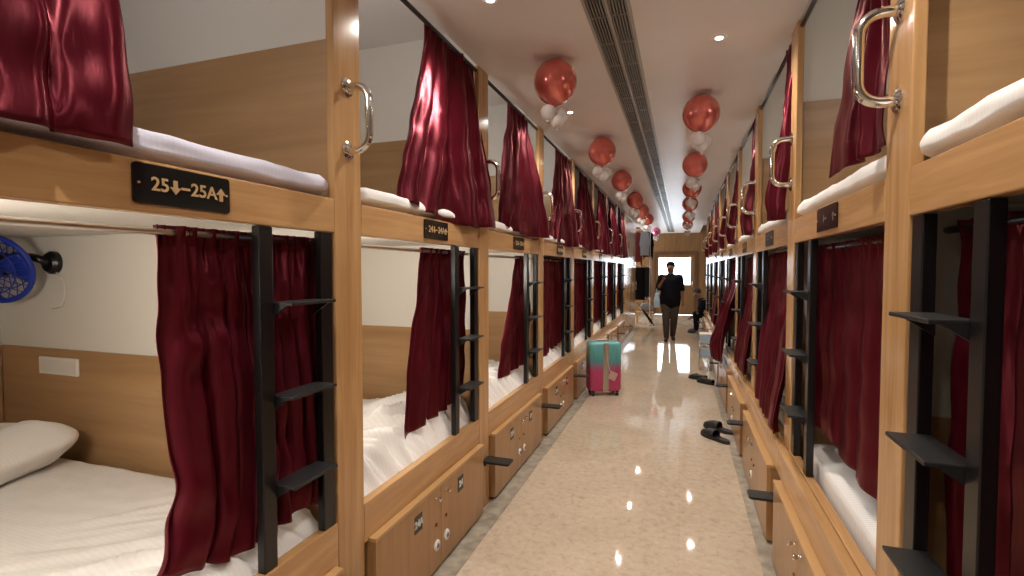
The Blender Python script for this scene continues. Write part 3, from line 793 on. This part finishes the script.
    for s in 'lr': 
        h_ = Vector(nodes[idx['heel'+s]][0]); tt = V('toe'+s); a_ = (tt-h_).normalized()
        skin_body('shoe', [(tuple(h_-a_*.05+Vector((0, 0, -.004))), .042), (tuple(h_+a_*.03), .045), (tuple(tt-a_*.02), .042), (tuple(tt+a_*.04), (.036, .030))], [(0, 1), (1, 2), (2, 3)], shoes, P)
    # hair, face
    hd = V('head'); fwd = Vector(J.get('look', (0, -1, 0))).normalized(); upv = (hd-V('neck')).normalized(); rt_ = fwd.cross(upv).normalized(); fwd = upv.cross(rt_).normalized()
    R3 = Matrix((rt_, -fwd, upv)).transposed()
    hb = MB(); hb.ball((0, 0, 0), 1, 20)
    for v in hb.bm.verts:
        x, y, z = v.co
        if y < 0 and z < .45: v.co.y *= .35; v.co.z = max(v.co.z, .30)
        v.co = hd+R3 @ Vector((v.co.x*.091, v.co.y*.102+.012, v.co.z*.092+.054))
    hb.build('hair', 'hair', P, True)
    def at(x, y, z): return hd+R3 @ Vector((x, y, z))
    for s in (-1, 1):
        MB().ball(at(s*.088, .01, .0), .022, 10, (.45, .7, 1.2)).build('ear', 'skin', P, True)
        e_ = MB().ball(at(s*.033, -.0835, .022), .0095, 10).build('eye', 'ivory', P, True)
        MB().ball(at(s*.033, -.0885, .022), .0062, 8).build('pupil', 'hair', e_, True)
    MB().tube([at(0, -.088, .03), at(0, -.104, -.012), at(0, -.092, -.022)], [.009, .014, .010], 8).build('nose', 'skin', P, True)
    MB().ball(at(0, -.082, -.048), .022, 10, (1, .4, .35)).build('mouth', plain('lips', (.25, .09, .07), .5), P, True)
    return P
# walking man, facing the camera end of the aisle (-y)
J = dict(pelvis=(0, 0, .93), chest=(0, -.01, 1.27), neck=(0, -.015, 1.455), head=(0.0, -.03, 1.575),
         shr=(-.175, -.01, 1.375), elr=(-.25, -.03, 1.13), wrr=(-.175, -.20, 1.29),
         shl=(.175, -.01, 1.375), ell=(.235, .01, 1.11), wrl=(.255, -.06, .865),
         hipr=(-.085, 0, .88), kner=(-.085, -.10, .49), anr=(-.075, -.11, .085), toer=(-.095, -.26, .035),
         hipl=(.085, 0, .88), knel=(.08, -.02, .48), anl=(.065, .16, .10), toel=(.08, .02, .035))
figure('person', J, (-.235, 11.3, 0), math.radians(4), 'person in black shirt and brown trousers walking down the aisle toward the camera')
bg = empty('carry_bag', (-.235-.275, 11.24, .72)); tag(bg, 'pale blue carrier bag hanging from the elbow of the walking person', 'bag')
MB().loft([[(-.055, -.09, 0), (.055, -.09, 0), (.055, .09, 0), (-.055, .09, 0)], [(-.06, -.11, .16), (.06, -.11, .16), (.06, .11, .16), (-.06, .11, .16)], [(-.03, -.10, .32), (.03, -.10, .32), (.03, .10, .32), (-.03, .10, .32)]]).build('pouch', 'bluebag', bg, False, True, [('BEVEL', dict(width=.015, segments=2))])
MB().tube([(0, -.08, .31), (.0, -.04, .41), (.0, .04, .41), (0, .08, .31)], .006, 8).build('strap', 'bluebag', bg, True)
# person sitting low, bent forward, facing across the aisle
J = dict(pelvis=(0, .02, .42), chest=(0, -.17, .70), neck=(0, -.27, .84), head=(0, -.33, .945), look=(0, -.8, -.45),
         shr=(-.17, -.20, .76), elr=(-.21, -.28, .53), wrr=(-.12, -.42, .40),
         shl=(.17, -.20, .76), ell=(.21, -.28, .53), wrl=(.12, -.42, .41),
         hipr=(-.09, .0, .40), kner=(-.13, -.36, .46), anr=(-.11, -.34, .085), toer=(-.12, -.50, .035),
         hipl=(.09, .0, .40), knel=(.13, -.36, .46), anl=(.11, -.36, .085), toel=(.12, -.52, .035))
figure('person', J, (.70, 13.02, 0), math.radians(-90), 'person in dark clothes sitting bent forward on a low stool', trousers='shirtm')
s = empty('stool', (.70, 13.02, 0)); tag(s, 'low wooden stool under the person in dark clothes', 'stool')
MB().box(-.15, .15, -.15, .15, .285, .315, .008).build('seat', 'post', s)
for x in (-.12, .12):
    for y in (-.12, .12): MB().box(x-.018, x+.018, y-.018, y+.018, 0, .285, .003).build('leg', 'post', s)

# ---------------------------------------------------------------- far end, suitcase side: cupboard and hanging clothes
wd = empty('wardrobe', (XL, 11.21, 0)); tag(wd, 'tall glossy wooden cupboard closing the row after the last bunk', 'wardrobe')
MB().box(-.60, -.02, 0, 2.66, .0, CEIL).build('carcass', 'post', wd)
for k in range(3):
    y = .02+k*.88
    D = MB().box(-.02, 0, y, y+.86, .06, CEIL-.03, .003).build('cupboard_door', 'post', wd)
    MB().cyl((.022, y+.80, 1.0), (.022, y+.80, 1.22), .008, 10).cyl((0, y+.80, 1.02), (.022, y+.80, 1.02), .006, 8).cyl((0, y+.80, 1.2), (.022, y+.80, 1.2), .006, 8).build('pull_handle', 'chrome', D, True)
rk = empty('clothes_rack', (-1.06, 14.3, 0)); tag(rk, 'tall steel clothes rack beyond the wooden cupboard', 'rack')
for x in (-.22, .22):
    MB().cyl((x, 0, .02), (x, 0, 2.66), .013, 12).build('upright', 'steel', rk, True)
    MB().box(x-.02, x+.02, -.2, .2, 0, .03, .004).build('foot', 'steel', rk)
for z in (2.64, 1.66): MB().cyl((-.23, 0, z), (.23, 0, z), .010, 12).build('hanging_bar', 'steel', rk, True)
def garment(name, x, y, ztop, outline, th, mat, label, cat):
    t = empty(name, (x, y, ztop)); tag(t, label, cat, 'clothes on the steel rack')
    MB().tube([(0, 0, -.045), (0, 0, -.01), (.012, 0, .012), (0, 0, .022), (-.012, 0, .012)], .003, 6).build('hanger', 'steel', t, True)
    mb = MB().prism(outline, 'y', -th/2, th/2, th*.3)
    mb.build('cloth', mat, t, 'auto')
    return t
shirt_o = [(-.05, -.04), (-.19, -.09), (-.26, -.42), (-.19, -.44), (-.15, -.20), (-.16, -.70), (.16, -.70), (.15, -.20), (.19, -.44), (.26, -.42), (.19, -.09), (.05, -.04), (0, -.07)]
def sc_(o, a, b_=1): return [(x*a, z*b_) for x, z in o]
garment('shirt', -.98, 14.22, 2.63, sc_(shirt_o, .55), .07, 'paleblue', 'light blue shirt hanging on the top bar of the clothes rack', 'shirt')
garment('jacket', -.90, 14.38, 2.63, sc_(shirt_o, .62, 1.05), .09, 'shirtm', 'black jacket hanging behind the light blue shirt', 'jacket')
garment('jacket', -1.17, 14.30, 2.63, sc_(shirt_o, .55, 1.25), .09, 'maroon', 'dark maroon jacket hanging beside the light blue shirt', 'jacket')
tr_o = [(-.15, -.05), (-.17, -.95), (-.03, -.95), (0, -.35), (.03, -.95), (.17, -.95), (.15, -.05)]
garment('trousers', -1.10, 14.25, 1.65, sc_(tr_o, .8), .08, 'shirtm', 'black trousers on the lower bar of the clothes rack, near its end', 'trousers')
garment('trousers', -.92, 14.35, 1.65, sc_(tr_o, .7, .9), .08, 'hair', 'black trousers hanging on the lower bar by the aisle', 'trousers')
bn = empty('bench', (-1.02, 13.98+.0, 0)); tag(bn, 'low pale wooden bench in front of the clothes rack', 'bench')
bn.location = (-1.0, 14.75, 0)
MB().box(-.24, .24, -.16, .16, .30, .335, .006).build('seat', 'edge', bn)
for x in (-.2, .2):
    for y in (-.12, .12): MB().box(x-.02, x+.02, y-.02, y+.02, 0, .30).build('leg', 'edge', bn)
hb_ = empty('duffel_bag', (-.96, 14.75, .337)); tag(hb_, 'grey canvas bag sitting on the low bench', 'bag')
p_ = make_pillow(.36, .26, .26, 'grey', 3); p_.name = 'pouch'; p_.parent = hb_; p_.location = (0, 0, .125)
MB().tube([(-.09, 0, .22), (-.06, 0, .34), (.06, 0, .34), (.09, 0, .22)], .010, 8).build('strap', 'shirtm', hb_, True)
um = empty('umbrella', (-.80, 14.02, .0)); tag(um, 'folded black umbrella leaning by the low bench', 'umbrella')
a0, a1 = Vector((.10, 0, .02)), Vector((-.34, .08, .62))
MB().tube([a0.lerp(a1, t) for t in (0, .1, .25, .6, .75)], [.006, .022, .034, .030, .012], 12).build('folded_canopy', 'shirtm', um, True)
MB().tube([a0.lerp(a1, .7), a1, a1+Vector((-.03, 0, .02)), a1+Vector((-.05, 0, -.01))], .009, 8).build('grip', 'black', um, True)

# ---------------------------------------------------------------- fill lamps added out of sight on the dividers to brighten bunk interiors
def added_fill_lamp(i, sx, energy, z=1.50, a=.42, w=.35):
    x = (XL-a) if sx < 0 else (XR+a); y = Y0+BAY*i+.03
    t = empty('added_fill_lamp', (x, y, z)); tag(t, 'small added fill lamp on the divider of '+W_(sx, i)+(', upper level' if z > 2 else ', lower level'), 'lamp', 'added fill lamps')
    MB().box(-.17, .17, 0, .022, -.03, .03, .006).build('casing', 'ivory', t)
    MB().cyl((-.15, .032, 0), (.15, .032, 0), .011, 12).build('tube', 'filltube', t, True)
    l = bpy.data.lights.new('added_fill_light', 'AREA'); l.shape = 'RECTANGLE'; l.size = w; l.size_y = .05; l.energy = energy; l.color = (1, .90, .77) if z < 2 else (1, .95, .90)
    o = bpy.data.objects.new('added_fill_light', l); C.objects.link(o); o.location = (x, y+.05, z); o.rotation_euler = (math.radians(90), 0, 0)
for i, e in ((0, 7.5), (1, 6.5), (2, 5.0)): added_fill_lamp(i, -1, e)
for i in range(4): added_fill_lamp(i, -1, 2.6, 2.62, .5)
for i in range(1, 4): added_fill_lamp(i, 1, 1.0, 2.62, .5)

# ---------------------------------------------------------------- daylight, world, camera
wd_ = bpy.data.worlds.new('World'); bpy.context.scene.world = wd_; wd_.use_nodes = True
bgn = wd_.node_tree.nodes['Background']; bgn.inputs[0].default_value = (.80, .90, 1.0, 1); bgn.inputs[1].default_value = 8.0
def portal(loc, rot, sx_, sy_):
    l = bpy.data.lights.new('daylight_portal', 'AREA'); l.shape = 'RECTANGLE'; l.size = sx_; l.size_y = sy_; l.cycles.is_portal = True
    o = bpy.data.objects.new('daylight_portal', l); C.objects.link(o); o.location = loc; o.rotation_euler = rot
portal(((GX0+GX1)/2, YEND+.10, (GZ0+GZ1)/2), (math.radians(-90), 0, 0), GX1-GX0, GZ1-GZ0)
portal((-3.39, (LW0+LW1)/2, (LZ0+LZ1)/2), (0, math.radians(-90), 0), LZ1-LZ0, LW1-LW0)
cam = bpy.data.cameras.new('camera'); cam.sensor_width = 36; cam.lens = 500/1024*36; cam.clip_start = .02
co = bpy.data.objects.new('camera', cam); C.objects.link(co); co.location = (0, 0, 1.53)
co.rotation_euler = (PI/2-math.atan2(18, 500), 0, math.atan2(170, 500))
sc = bpy.context.scene; sc.camera = co
sc.view_settings.view_transform = 'Standard'; sc.view_settings.look = 'None'; sc.view_settings.gamma = 1; sc.view_settings.use_curve_mapping = False
sc.view_settings.exposure = 0.3
